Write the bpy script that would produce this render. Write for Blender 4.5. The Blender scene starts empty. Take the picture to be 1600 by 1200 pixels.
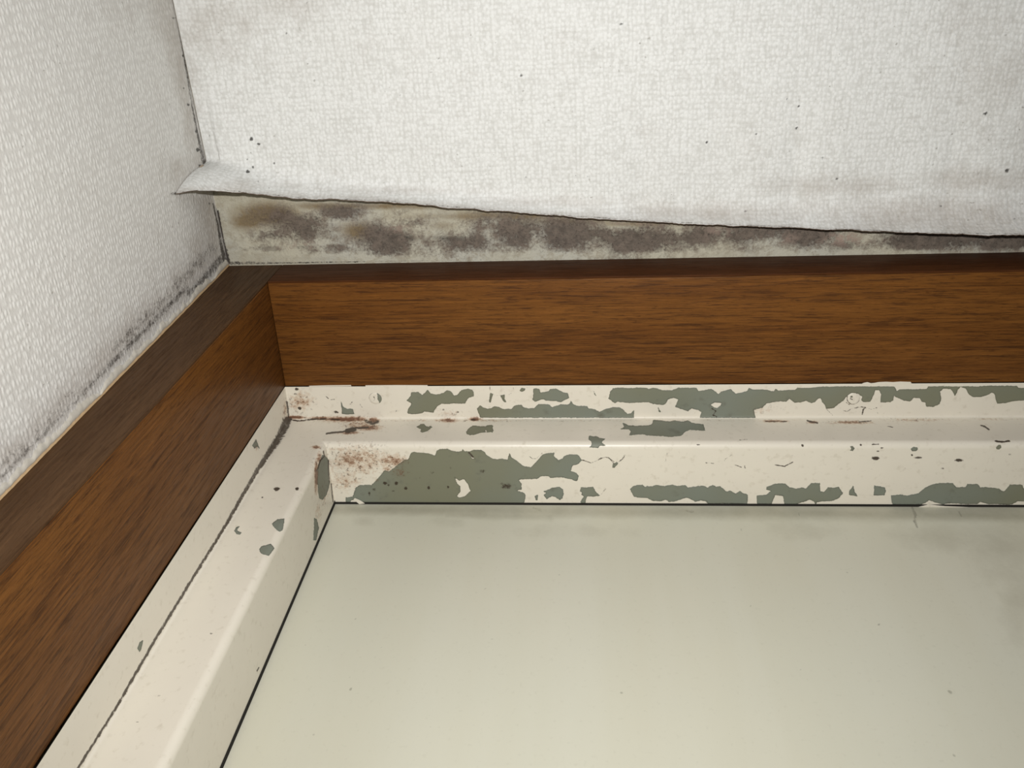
import bpy, bmesh, math
import numpy as np
from mathutils import Vector, Euler

# ------------------------------------------------------------------ camera, world, flash, exposure
scene = bpy.context.scene
CZ = 1.55                                    # height of the lens above the floor
EUL = (2.67526, -0.06306, 0.03792)
FPX = 1364.77                                # focal length in pixels of the 1600 px wide frame
cam_data = bpy.data.cameras.new('camera')
cam = bpy.data.objects.new('camera', cam_data)
scene.collection.objects.link(cam)
cam.location = (0, 0, CZ)
cam.rotation_euler = EUL
cam_data.sensor_width = 36.0
cam_data.lens = FPX / 1600 * 36.0
cam_data.clip_start = 0.005
scene.camera = cam

world = bpy.data.worlds.new('world')
scene.world = world
world.use_nodes = True
world.node_tree.nodes['Background'].inputs[0].default_value = (0.92, 0.96, 1.0, 1)
world.node_tree.nodes['Background'].inputs[1].default_value = 0.24

Rm = np.array(Euler(EUL).to_matrix())
fl = bpy.data.lights.new('camera_flash', 'SPOT')
fl.energy = 9.9
fl.color = (1.0, 0.98, 0.95)
fl.shadow_soft_size = 0.007
fl.spot_size = math.radians(125)
fl.spot_blend = 1.0
flash = bpy.data.objects.new('camera_flash', fl)
scene.collection.objects.link(flash)
fo = Rm @ np.array([0.004, 0.038, 0.0])
flash.location = (fo[0], fo[1], fo[2] + CZ)
aim = Rm @ np.array([0.05, 0.02, -1.0])
flash.rotation_euler = Vector(aim).to_track_quat('-Z', 'Y').to_euler()

scene.view_settings.view_transform = 'Standard'
scene.view_settings.look = 'None'
scene.view_settings.gamma = 1.0
scene.view_settings.use_curve_mapping = False
scene.view_settings.exposure = 0.0

# ------------------------------------------------------------------ measured planes (metres, lens at x = y = 0)
H = 0.52739 + CZ          # ceiling
XL = -0.22444             # left wall at the ceiling and the casing
YW = 0.17744              # room face of the wooden casing
ZW = 0.49493 + CZ         # underside of the wooden head board
XW = -0.18839             # reveal of the left board
YS = 0.24941              # where wood meets steel
YF = 0.27328              # room face of the door stop
ZS = ZW; XS = XW
STOP = 0.0320             # how far the stop projects
YD = 0.31848              # door face
SL = -0.03281; CL = 0.01685; WY = -0.00132; JW = 0.00252
XR = XS + 0.80            # right side of the opening
ZWALL = 0.24 + CZ         # the wall leans a little only near the ceiling

def wallx(y, z):
    zz = np.maximum(z, ZWALL)
    return XL + SL * (zz - H) + CL * (np.clip(y, -0.25, 0.4) - YW)

# ------------------------------------------------------------------ helpers
def toimg(P):
    q = (P - np.array([0, 0, CZ])) @ Rm
    w = np.where(-q[:, 2] > 1e-3, -q[:, 2], 1e-3)
    bad = -q[:, 2] < 0.05
    u = 800 + FPX * q[:, 0] / w; v = 600 - FPX * q[:, 1] / w
    u[bad] = -9999; v[bad] = -9999
    return np.stack([u, v], 1)

def fromimg(u, v, axis, c):
    d = Rm @ np.array([u - 800, 600 - v, -FPX])
    o = np.array([0, 0, CZ])
    return o + d * ((c - o[axis]) / d[axis])

def seg_dist(P, a, b):
    ab = b - a; L = max(float(ab @ ab), 1e-9)
    t = np.clip(((P - a) @ ab) / L, 0, 1)
    return np.hypot(*(P - (a + t[:, None] * ab)).T), t

def poly_sd(P, poly):
    d = np.full(len(P), 1e9); ins = np.zeros(len(P), bool)
    n = len(poly)
    for i in range(n):
        a = poly[i]; b = poly[(i + 1) % n]
        d = np.minimum(d, seg_dist(P, a, b)[0])
        c = (a[1] > P[:, 1]) != (b[1] > P[:, 1])
        if c.any():
            xi = (b[0] - a[0]) * (P[:, 1] - a[1]) / ((b[1] - a[1]) if b[1] != a[1] else 1e-9) + a[0]
            ins ^= c & (P[:, 0] < xi)
    return np.where(ins, -d, d)

def near(P, pts, m):
    lo = pts.min(0) - m; hi = pts.max(0) + m
    return np.nonzero(((P >= lo) & (P <= hi)).all(1))[0]

SDM = 8.0
def peel_field(P, polys, flakes):
    sd = np.full(len(P), SDM)
    for q in polys:
        k = near(P, q, SDM)
        if len(k): sd[k] = np.minimum(sd[k], poly_sd(P[k], q))
    for q in flakes:
        k = near(P, q, SDM)
        if len(k): sd[k] = np.maximum(sd[k], -poly_sd(P[k], q))
    return np.clip(sd, -SDM, SDM)

def blob_field(P, blobs):
    o = np.zeros(len(P))
    for (x, y, rx, ry, a) in blobs:
        r2 = ((P[:, 0] - x) / rx) ** 2 + ((P[:, 1] - y) / ry) ** 2
        o = np.maximum(o, a * np.exp(-r2 * 1.2)) if a > 0 else o * (1 + a * np.exp(-r2 * 1.2))
    return o

def dot_field(P, dots):
    o = np.zeros(len(P))
    for (x, y, rx, ry, a) in dots:
        k = near(P, np.array([[x, y]]), max(rx, ry) * 2.5)
        if len(k):
            r = np.sqrt(((P[k, 0] - x) / rx) ** 2 + ((P[k, 1] - y) / ry) ** 2)
            o[k] = np.maximum(o[k], a * np.clip(1.6 - r, 0, 1))
    return o

def line_field(P, lines):
    o = np.zeros(len(P))
    for (pts, w, a) in lines:
        pts = np.array(pts, float)
        w = w if isinstance(w, (list, tuple)) else [w] * len(pts)
        k = near(P, pts, max(w) * 2.2)
        if not len(k): continue
        for i in range(len(pts) - 1):
            d, t = seg_dist(P[k], pts[i], pts[i + 1])
            ww = w[i] + (w[i + 1] - w[i]) * t
            o[k] = np.maximum(o[k], a * np.clip(1.5 - d / ww, 0, 1))
    return o

def soft_line(P, lines):
    o = np.zeros(len(P))
    for (pts, w, a) in lines:
        pts = np.array(pts, float)
        w = w if isinstance(w, (list, tuple)) else [w] * len(pts)
        for i in range(len(pts) - 1):
            d, t = seg_dist(P, pts[i], pts[i + 1])
            ww = w[i] + (w[i + 1] - w[i]) * t
            o = np.maximum(o, a * np.exp(-(d / ww) ** 2))
    return o

def mesh_obj(name, V, F, mat, parent=None, attrs=None, smooth=True, sharp=30, mats=None, fmat=None):
    V = np.asarray(V, np.float32)
    me = bpy.data.meshes.new(name)
    quads = isinstance(F, np.ndarray)
    if quads:
        me.vertices.add(len(V)); me.vertices.foreach_set('co', V.ravel())
        nf = len(F); n = F.shape[1]
        me.loops.add(nf * n); me.loops.foreach_set('vertex_index', F.astype(np.int32).ravel())
        me.polygons.add(nf)
        me.polygons.foreach_set('loop_start', np.arange(0, nf * n, n, dtype=np.int32))
        me.update(calc_edges=True); me.validate()
    else:
        me.from_pydata([tuple(map(float, v)) for v in V], [], F); me.update()
    for m in (mats or [mat]): me.materials.append(m)
    if fmat is not None:
        me.polygons.foreach_set('material_index', np.asarray(fmat, np.int32))
    for k, a in (attrs or {}).items():
        if np.ndim(a) == 2:
            at = me.attributes.new(k, 'FLOAT_VECTOR', 'POINT'); at.data.foreach_set('vector', np.asarray(a, np.float32).ravel()); continue
        at = me.attributes.new(k, 'FLOAT', 'POINT'); at.data.foreach_set('value', np.asarray(a, np.float32))
    if smooth:
        me.polygons.foreach_set('use_smooth', np.ones(len(me.polygons), bool))
        me.set_sharp_from_angle(angle=math.radians(sharp))
    o = bpy.data.objects.new(name, me)
    scene.collection.objects.link(o)
    if parent: o.parent = parent; o.matrix_parent_inverse = parent.matrix_world.inverted()
    return o

def grid_faces(nr, nc, flip=False):
    i = np.arange(nr - 1)[:, None] * nc + np.arange(nc - 1)[None, :]
    f = np.stack([i, i + 1, i + nc + 1, i + nc], -1).reshape(-1, 4)
    return f[:, ::-1].copy() if flip else f

def empty(name, loc):
    o = bpy.data.objects.new(name, None); scene.collection.objects.link(o)
    o.location = loc; o.empty_display_size = 0.05
    bpy.context.view_layer.update()
    return o

def tag(o, label, cat, group=None, kind=None):
    o['label'] = label; o['category'] = cat
    if group: o['group'] = group
    if kind: o['kind'] = kind
    return o

def box(name, x0, x1, y0, y1, z0, z1, mat, parent=None, bev=0.0, fn=None):
    bm = bmesh.new()
    bmesh.ops.create_cube(bm, size=1.0)
    for v in bm.verts:
        v.co = (x0 + (v.co.x + .5) * (x1 - x0), y0 + (v.co.y + .5) * (y1 - y0), z0 + (v.co.z + .5) * (z1 - z0))
    if bev:
        bmesh.ops.bevel(bm, geom=bm.edges[:], offset=bev, segments=3, affect='EDGES', profile=.5)
    if fn:
        for v in bm.verts: v.co = fn(v.co)
    me = bpy.data.meshes.new(name); bm.to_mesh(me); bm.free()
    me.materials.append(mat)
    me.polygons.foreach_set('use_smooth', np.ones(len(me.polygons), bool)); me.set_sharp_from_angle(angle=math.radians(30))
    o = bpy.data.objects.new(name, me); scene.collection.objects.link(o)
    if parent: o.parent = parent; o.matrix_parent_inverse = parent.matrix_world.inverted()
    return o

def merge_axis(*parts):
    return np.unique(np.round(np.concatenate(parts), 6))

# ------------------------------------------------------------------ node helpers
class NT:
    def __init__(s, name):
        s.m = bpy.data.materials.new(name); s.m.use_nodes = True
        s.t = s.m.node_tree; s.b = s.t.nodes['Principled BSDF']
    def new(s, typ, **k):
        n = s.t.nodes.new(typ)
        for a, v in k.items(): setattr(n, a, v)
        return n
    def put(s, sock, v):
        if hasattr(v, 'is_output') or isinstance(v, bpy.types.NodeSocket): s.t.links.new(v, sock)
        elif isinstance(v, tuple) and len(v) == 3 and sock.type == 'RGBA': sock.default_value = (*v, 1)
        else: sock.default_value = v
    def attr(s, name): return s.new('ShaderNodeAttribute', attribute_name=name).outputs['Fac']
    def math(s, op, a, b=0.0, c=None, clamp=False):
        n = s.new('ShaderNodeMath', operation=op, use_clamp=clamp)
        s.put(n.inputs[0], a); s.put(n.inputs[1], b)
        if c is not None: s.put(n.inputs[2], c)
        return n.outputs[0]
    def mapr(s, v, a, b, c=0.0, d=1.0, smooth=False):
        n = s.new('ShaderNodeMapRange', clamp=True)
        if smooth: n.interpolation_type = 'SMOOTHSTEP'
        s.put(n.inputs[0], v)
        for i, x in zip((1, 2, 3, 4), (a, b, c, d)): n.inputs[i].default_value = x
        return n.outputs[0]
    def mix(s, f, a, b):
        n = s.new('ShaderNodeMix', data_type='RGBA')
        s.put(n.inputs['Factor'], f); s.put(n.inputs[6], a); s.put(n.inputs[7], b)
        return n.outputs[2]
    def coord(s, scale=(1, 1, 1), rot=(0, 0, 0), loc=(0, 0, 0)):
        tc = s.new('ShaderNodeTexCoord'); mp = s.new('ShaderNodeMapping')
        s.t.links.new(tc.outputs['Object'], mp.inputs[0])
        mp.inputs['Scale'].default_value = scale; mp.inputs['Rotation'].default_value = rot; mp.inputs['Location'].default_value = loc
        return mp.outputs[0]
    def noise(s, vec, scale, detail=3.0, rough=.55, dist=0.0):
        n = s.new('ShaderNodeTexNoise'); s.put(n.inputs['Vector'], vec)
        n.inputs['Scale'].default_value = scale; n.inputs['Detail'].default_value = detail
        n.inputs['Roughness'].default_value = rough; n.inputs['Distortion'].default_value = dist
        return n.outputs[0]
    def cn(s, vec, scale, detail=3.0, rough=.55, dist=0.0):
        return s.mapr(s.noise(vec, scale, detail, rough, dist), .28, .72)
    def voro(s, vec, scale, feature='F1', rnd=1.0):
        n = s.new('ShaderNodeTexVoronoi', feature=feature); s.put(n.inputs['Vector'], vec)
        n.inputs['Scale'].default_value = scale; n.inputs['Randomness'].default_value = rnd
        return n.outputs['Distance']
    def bump(s, h, dist, strength=1.0, normal=None):
        n = s.new('ShaderNodeBump'); s.put(n.inputs['Height'], h)
        n.inputs['Distance'].default_value = dist; n.inputs['Strength'].default_value = strength
        if normal is not None: s.put(n.inputs['Normal'], normal)
        return n.outputs[0]
    def out(s, color, rough=.6, normal=None, spec=.4):
        s.put(s.b.inputs['Base Color'], color); s.put(s.b.inputs['Roughness'], rough)
        s.b.inputs['Specular IOR Level'].default_value = spec
        if normal is not None: s.put(s.b.inputs['Normal'], normal)
        return s.m

# ------------------------------------------------------------------ materials
CREAM = (0.74, 0.692, 0.59)
PRIMER = (0.184, 0.202, 0.164)
def mat_paint():
    s = NT('chipped_cream_paint')
    co = s.coord()
    fine = s.noise(co, 700, 3); mid = s.noise(co, 45, 4); big = s.noise(co, 9, 3)
    e = s.math('ADD', s.attr('peel'), s.math('MULTIPLY', s.math('SUBTRACT', fine, .5), 2.6))
    bare = s.mapr(e, .05, .75, 1, 0, True)
    cream = s.mix(mid, CREAM, tuple(c * .93 for c in CREAM))
    cream = s.mix(s.mapr(s.noise(co, 260, 4), .58, .75), cream, (.62, .57, .47))
    prim = s.mix(s.mapr(big, .42, .62), PRIMER, (.182, .184, .126))
    prim = s.mix(s.mapr(s.noise(co, 120, 4), .60, .78), prim, (.135, .138, .105))
    col = s.mix(bare, cream, prim)
    # shadow line painted in along the edge of the torn paint film
    rim = s.mapr(s.math('ABSOLUTE', s.math('ADD', e, .55)), 0, .75, .40, 0)
    col = s.mix(rim, col, (.06, .058, .045))
    # rust
    rn = s.math('SUBTRACT', s.math('MULTIPLY', s.attr('rust'), 1.75), s.math('ADD', s.math('MULTIPLY', s.cn(co, 340, 5, .75), 1.0), .18))
    col = s.mix(s.math('MULTIPLY', s.mapr(rn, -.12, .55, 0, .85), s.math('SUBTRACT', 1.0, s.math('MULTIPLY', bare, .7))), col, s.mix(bare, (.47, .30, .18), (.14, .085, .05)))
    col = s.mix(s.mapr(rn, .25, .75, 0, .9), col, (.13, .05, .025))
    sp = s.math('MULTIPLY', s.mapr(s.attr('rust'), .12, .5), s.mapr(s.noise(co, 480, 3, .6), .57, .66))
    col = s.mix(s.math('MULTIPLY', sp, .8), col, (.10, .06, .035))
    # dirt lines and specks
    dn = s.math('SUBTRACT', s.attr('dirt'), s.math('MULTIPLY', s.cn(co, 420, 4, .7), .75))
    col = s.mix(s.mapr(dn, -.05, .30, 0, .95), col, (.036, .022, .012))
    wr = s.math('SUBTRACT', s.attr('wear'), s.math('MULTIPLY', s.noise(co, 500, 3), .7))
    col = s.mix(s.mapr(wr, 0, .3, 0, .8), col, (.30, .29, .235))
    h = s.mapr(e, -.7, .7, 0, 1, True)
    nb = s.bump(h, .00022, .9)
    nb = s.bump(s.noise(co, 160, 3), .0004, .18, nb)
    ro = s.math('ADD', s.math('MULTIPLY', bare, .2), s.math('ADD', s.math('MULTIPLY', mid, .12), .30))
    return s.out(col, ro, nb, .45)

def mat_wood(name, axis, a, b, dark, gloss=.45, spec=.12):
    """grain runs along the given axis"""
    s = NT(name)
    st = {'x': (1, 16, 16), 'z': (16, 16, 1)}[axis]
    wave = s.coord()
    tilt = {'x': (0, 0, .085), 'z': (.05, 0, 0)}[axis]
    def cs(k): return s.coord({'x': (1, k, k), 'z': (k, k, 1)}[axis], tilt if k < 20 else {'x': (0, 0, -.03), 'z': (-.02, 0, 0)}[axis])
    broad = s.noise(cs(12), 6, 3, .5, .3)
    grain = s.cn(cs(14), 42, 5, .68, .5)
    fib = s.cn(cs(24), 34, 4, .7, .2)
    pore = s.noise(cs(7), 190, 2, .5)
    col = s.mix(s.mapr(broad, .35, .65), a, b)
    col = s.mix(s.mapr(grain, .52, .85, 0, .75), col, dark)
    col = s.mix(s.mapr(fib, .55, .90, 0, .70), col, dark)
    col = s.mix(s.mapr(fib, .42, .10, 0, .50), col, tuple(min(1, q * 1.5) for q in a))
    col = s.mix(s.mapr(pore, .60, .70, 0, .4), col, tuple(q * .5 for q in dark))
    # a few scuffs
    sc = s.mapr(s.noise(wave, 75, 2, .4), .80, .83)
    col = s.mix(s.math('MULTIPLY', sc, .5), col, (.05, .03, .015))
    nb = s.bump(s.math('ADD', fib, pore), .00016, .25)
    ro = s.math('ADD', s.math('MULTIPLY', grain, .2), gloss - .1)
    return s.out(col, ro, nb, spec)

def mat_wallpaper(name, axes, base, groove):
    """white vinyl with a woven relief; axes = which object axes span the sheet"""
    s = NT(name)
    co = s.coord()
    uv = s.new('ShaderNodeAttribute', attribute_name='sheet').outputs['Vector']
    def sc(x, y, r=0.0):
        mp = s.new('ShaderNodeMapping'); s.put(mp.inputs[0], uv)
        mp.inputs['Scale'].default_value = (x, y, 1); mp.inputs['Rotation'].default_value = (0, 0, r); return mp.outputs[0]
    ka, kb = {'c': (430, 370), 'w': (430, 270)}[axes]
    jit = s.new('ShaderNodeVectorMath', operation='ADD')
    nz = s.new('ShaderNodeTexNoise'); s.put(nz.inputs['Vector'], uv); nz.inputs['Scale'].default_value = 160
    scl = s.new('ShaderNodeVectorMath', operation='SCALE'); s.put(scl.inputs[0], nz.outputs[1]); scl.inputs['Scale'].default_value = .8
    s.put(jit.inputs[0], sc(ka, kb)); s.put(jit.inputs[1], scl.outputs[0])
    v = s.voro(jit.outputs[0], 1.0, 'F1', .6)
    bum = s.mapr(v, .05, .62, 1, 0, True)
    lines = s.cn(sc(520, 60), 1.0, 3); lines2 = s.cn(sc(60, 520), 1.0, 3)
    fine = s.cn(sc(900, 700), 1.0, 2)
    wt = {'c': (.40, .32, .22, .18), 'w': (.50, .24, .10, .16)}[axes]
    h = s.math('ADD', s.math('MULTIPLY', bum, wt[0]), s.math('ADD', s.math('MULTIPLY', lines, wt[1]), s.math('ADD', s.math('MULTIPLY', lines2, wt[2]), s.math('MULTIPLY', fine, wt[3]))))
    fn = s.noise(co, 600, 3)
    big = s.noise(co, 14, 4)
    col = s.mix(s.mapr(h, .22, .62), groove, base)
    col = s.mix(s.mapr(fn, .50, .72, 0, .30), col, groove)
    col = s.mix(s.mapr(big, .5, .75, 0, .10), col, (.55, .53, .48))
    # fine scattered mould specks
    spk = s.math('MULTIPLY', s.mapr(s.noise(co, 420, 2, .4), .70, .76), s.mapr(s.noise(co, 30, 2), .42, .62))
    col = s.mix(s.math('MULTIPLY', spk, .55), col, (.16, .14, .11))
    n1 = s.cn(co, 60, 5, .66); n2 = s.cn(co, 330, 4, .7); n3 = s.cn(co, 900, 3, .7)
    gr = s.math('SUBTRACT', s.math('MULTIPLY', s.attr('grime_shade'), 1.25), s.math('ADD', s.math('MULTIPLY', n1, .35), s.math('MULTIPLY', n2, .18)))
    col = s.mix(s.mapr(gr, -.22, .8, 0, .9), col, (.27, .215, .165))
    md = s.math('SUBTRACT', s.math('MULTIPLY', s.attr('mould'), 1.5), s.math('ADD', s.math('MULTIPLY', n3, .45), s.math('ADD', s.math('MULTIPLY', n1, .35), s.math('MULTIPLY', n2, .50))))
    col = s.mix(s.mapr(md, -.08, .42, 0, .92), col, (.05, .042, .036))
    dt = s.math('SUBTRACT', s.attr('speck'), s.math('MULTIPLY', n2, .5))
    col = s.mix(s.mapr(dt, .05, .45, 0, .9), col, (.035, .032, .028))
    nb = s.bump(h, *{'c': (.0007, .40), 'w': (.0009, .42)}[axes])
    return s.out(col, .55, nb, .3)

def mat_plaster():
    s = NT('mouldy_plaster')
    co = s.coord()
    n0 = s.cn(co, 55, 5, .65, .6); n1 = s.cn(co, 190, 5, .72, .4); n2 = s.cn(co, 620, 4, .72); n3 = s.noise(co, 22, 3)
    col = s.mix(s.mapr(n3, .35, .65), (.50, .47, .37), (.47, .46, .40))
    col = s.mix(s.mapr(n1, .45, .75, 0, .6), col, (.40, .36, .27))
    ye = s.math('SUBTRACT', s.math('MULTIPLY', s.attr('tan'), 1.5), s.math('ADD', s.math('MULTIPLY', n0, .5), s.math('MULTIPLY', n1, .35)))
    col = s.mix(s.mapr(ye, -.15, .55, 0, .95), col, (.21, .155, .085))
    amt = s.math('ADD', s.math('MULTIPLY', s.attr('mould'), 1.05), s.math('ADD', s.math('MULTIPLY', n0, .62), s.math('ADD', s.math('MULTIPLY', n1, .62), s.math('MULTIPLY', n2, .46))))
    md = s.math('MULTIPLY', s.math('SUBTRACT', amt, 1.05), s.mapr(s.attr('mould'), .0, .22))
    col = s.mix(s.mapr(md, -.10, .55, 0, .92), col, s.mix(s.mapr(n1, .25, .8), (.072, .054, .044), (.165, .130, .106)))
    sp = s.math('MULTIPLY', s.mapr(s.attr('mould'), .25, .7), s.mapr(n2, .62, .85))
    col = s.mix(s.math('MULTIPLY', sp, .75), col, (.06, .045, .038))
    pk = s.math('MULTIPLY', s.attr('pink'), s.mapr(n1, .35, .65))
    col = s.mix(s.math('MULTIPLY', pk, .85), col, (.42, .31, .255))
    bk = s.math('SUBTRACT', s.math('MULTIPLY', s.attr('speck'), 1.4), s.math('ADD', s.math('MULTIPLY', n1, .4), s.math('MULTIPLY', n2, .6)))
    col = s.mix(s.mapr(bk, 0, .4, 0, .95), col, (.035, .028, .025))
    nb = s.bump(s.math('ADD', n1, n2), .0008, .4)
    return s.out(col, .85, nb, .2)

def mat_door():
    s = NT('pale_door_paint')
    co = s.coord()
    st = s.noise(s.coord((26, 26, 2.2)), 1.0, 4, .55)
    big = s.noise(co, 7, 3); fine = s.noise(co, 420, 3)
    col = s.mix(s.mapr(st, .38, .66), (.570, .553, .446), (.590, .577, .478))
    col = s.mix(s.mapr(big, .4, .7, 0, .5), col, (.555, .555, .465))
    col = s.mix(s.mapr(fine, .60, .75, 0, .15), col, (.38, .36, .28))
    gr = s.math('SUBTRACT', s.math('MULTIPLY', s.attr('grime_shade'), 1.2), s.math('ADD', s.math('MULTIPLY', s.noise(co, 60, 5, .65), .5), s.math('MULTIPLY', fine, .15)))
    col = s.mix(s.mapr(gr, -.1, .7, 0, .85), col, (.26, .235, .165))
    dt = s.math('SUBTRACT', s.attr('speck'), s.math('MULTIPLY', fine, .5))
    col = s.mix(s.mapr(dt, .05, .5, 0, .75), col, (.12, .11, .085))
    spk = s.mapr(s.noise(co, 170, 1, .3), .79, .82)
    col = s.mix(s.math('MULTIPLY', spk, .5), col, (.18, .17, .13))
    nb = s.bump(s.noise(co, 55, 3), .0006, .12)
    return s.out(col, .48, nb, .35)

def mat_plain(name, c, rough=.7, var=.12, scale=300):
    s = NT(name); co = s.coord()
    n = s.noise(co, scale, 4)
    return s.out(s.mix(n, c, tuple(q * (1 - var * 2) for q in c)), rough, s.bump(n, .0005, .3), .25)

M_paint = mat_paint()
M_woodx = mat_wood('oak_veneer_lengthwise', 'x', (.148, .058, .0125), (.118, .044, .0095), (.042, .0155, .005))
M_woodz = mat_wood('oak_veneer_upright', 'z', (.148, .058, .0125), (.118, .044, .0095), (.042, .0155, .005))
M_bandx = mat_wood('darker_band_lengthwise', 'x', (.070, .025, .0085), (.058, .020, .0065), (.038, .013, .0045), .5, .06)
M_bandz = mat_wood('darker_band_upright', 'z', (.086, .044, .0195), (.070, .035, .015), (.044, .021, .009), .48, .06)
M_paperc = mat_wallpaper('woven_ceiling_paper', 'c', (.755, .76, .745), (.60, .60, .575))
M_paperw = mat_wallpaper('woven_wall_paper', 'w', (.73, .72, .69), (.605, .59, .56))
M_rim = mat_plain('torn_paper_rim', (.17, .115, .085), .9, .25, 500)
M_back = mat_plain('paper_backing', (.42, .34, .26), .9)
M_plaster = mat_plaster()
M_door = mat_door()
M_bead = mat_plain('old_sealant', (.66, .62, .54), .7, .2, 350)
M_bead2 = mat_plain('tan_sealant_edge', (.52, .36, .20), .7, .2, 350)
M_dark = mat_plain('dark_gap_shade', (.02, .018, .015), .9)
M_floor = mat_plain('grey_vinyl_floor', (.30, .28, .25), .6, .1, 40)
M_wallp = mat_plain('white_plaster', (.70, .69, .66), .85, .05, 120)

# ------------------------------------------------------------------ traced marks (crop origin x, y, scale, "x,y x,y ...")
def TR(x0, y0, s, txt):
    return np.array([[x0 + float(a) / s, y0 + float(b) / s] for a, b in (p.split(',') for p in txt.split())])

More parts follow.
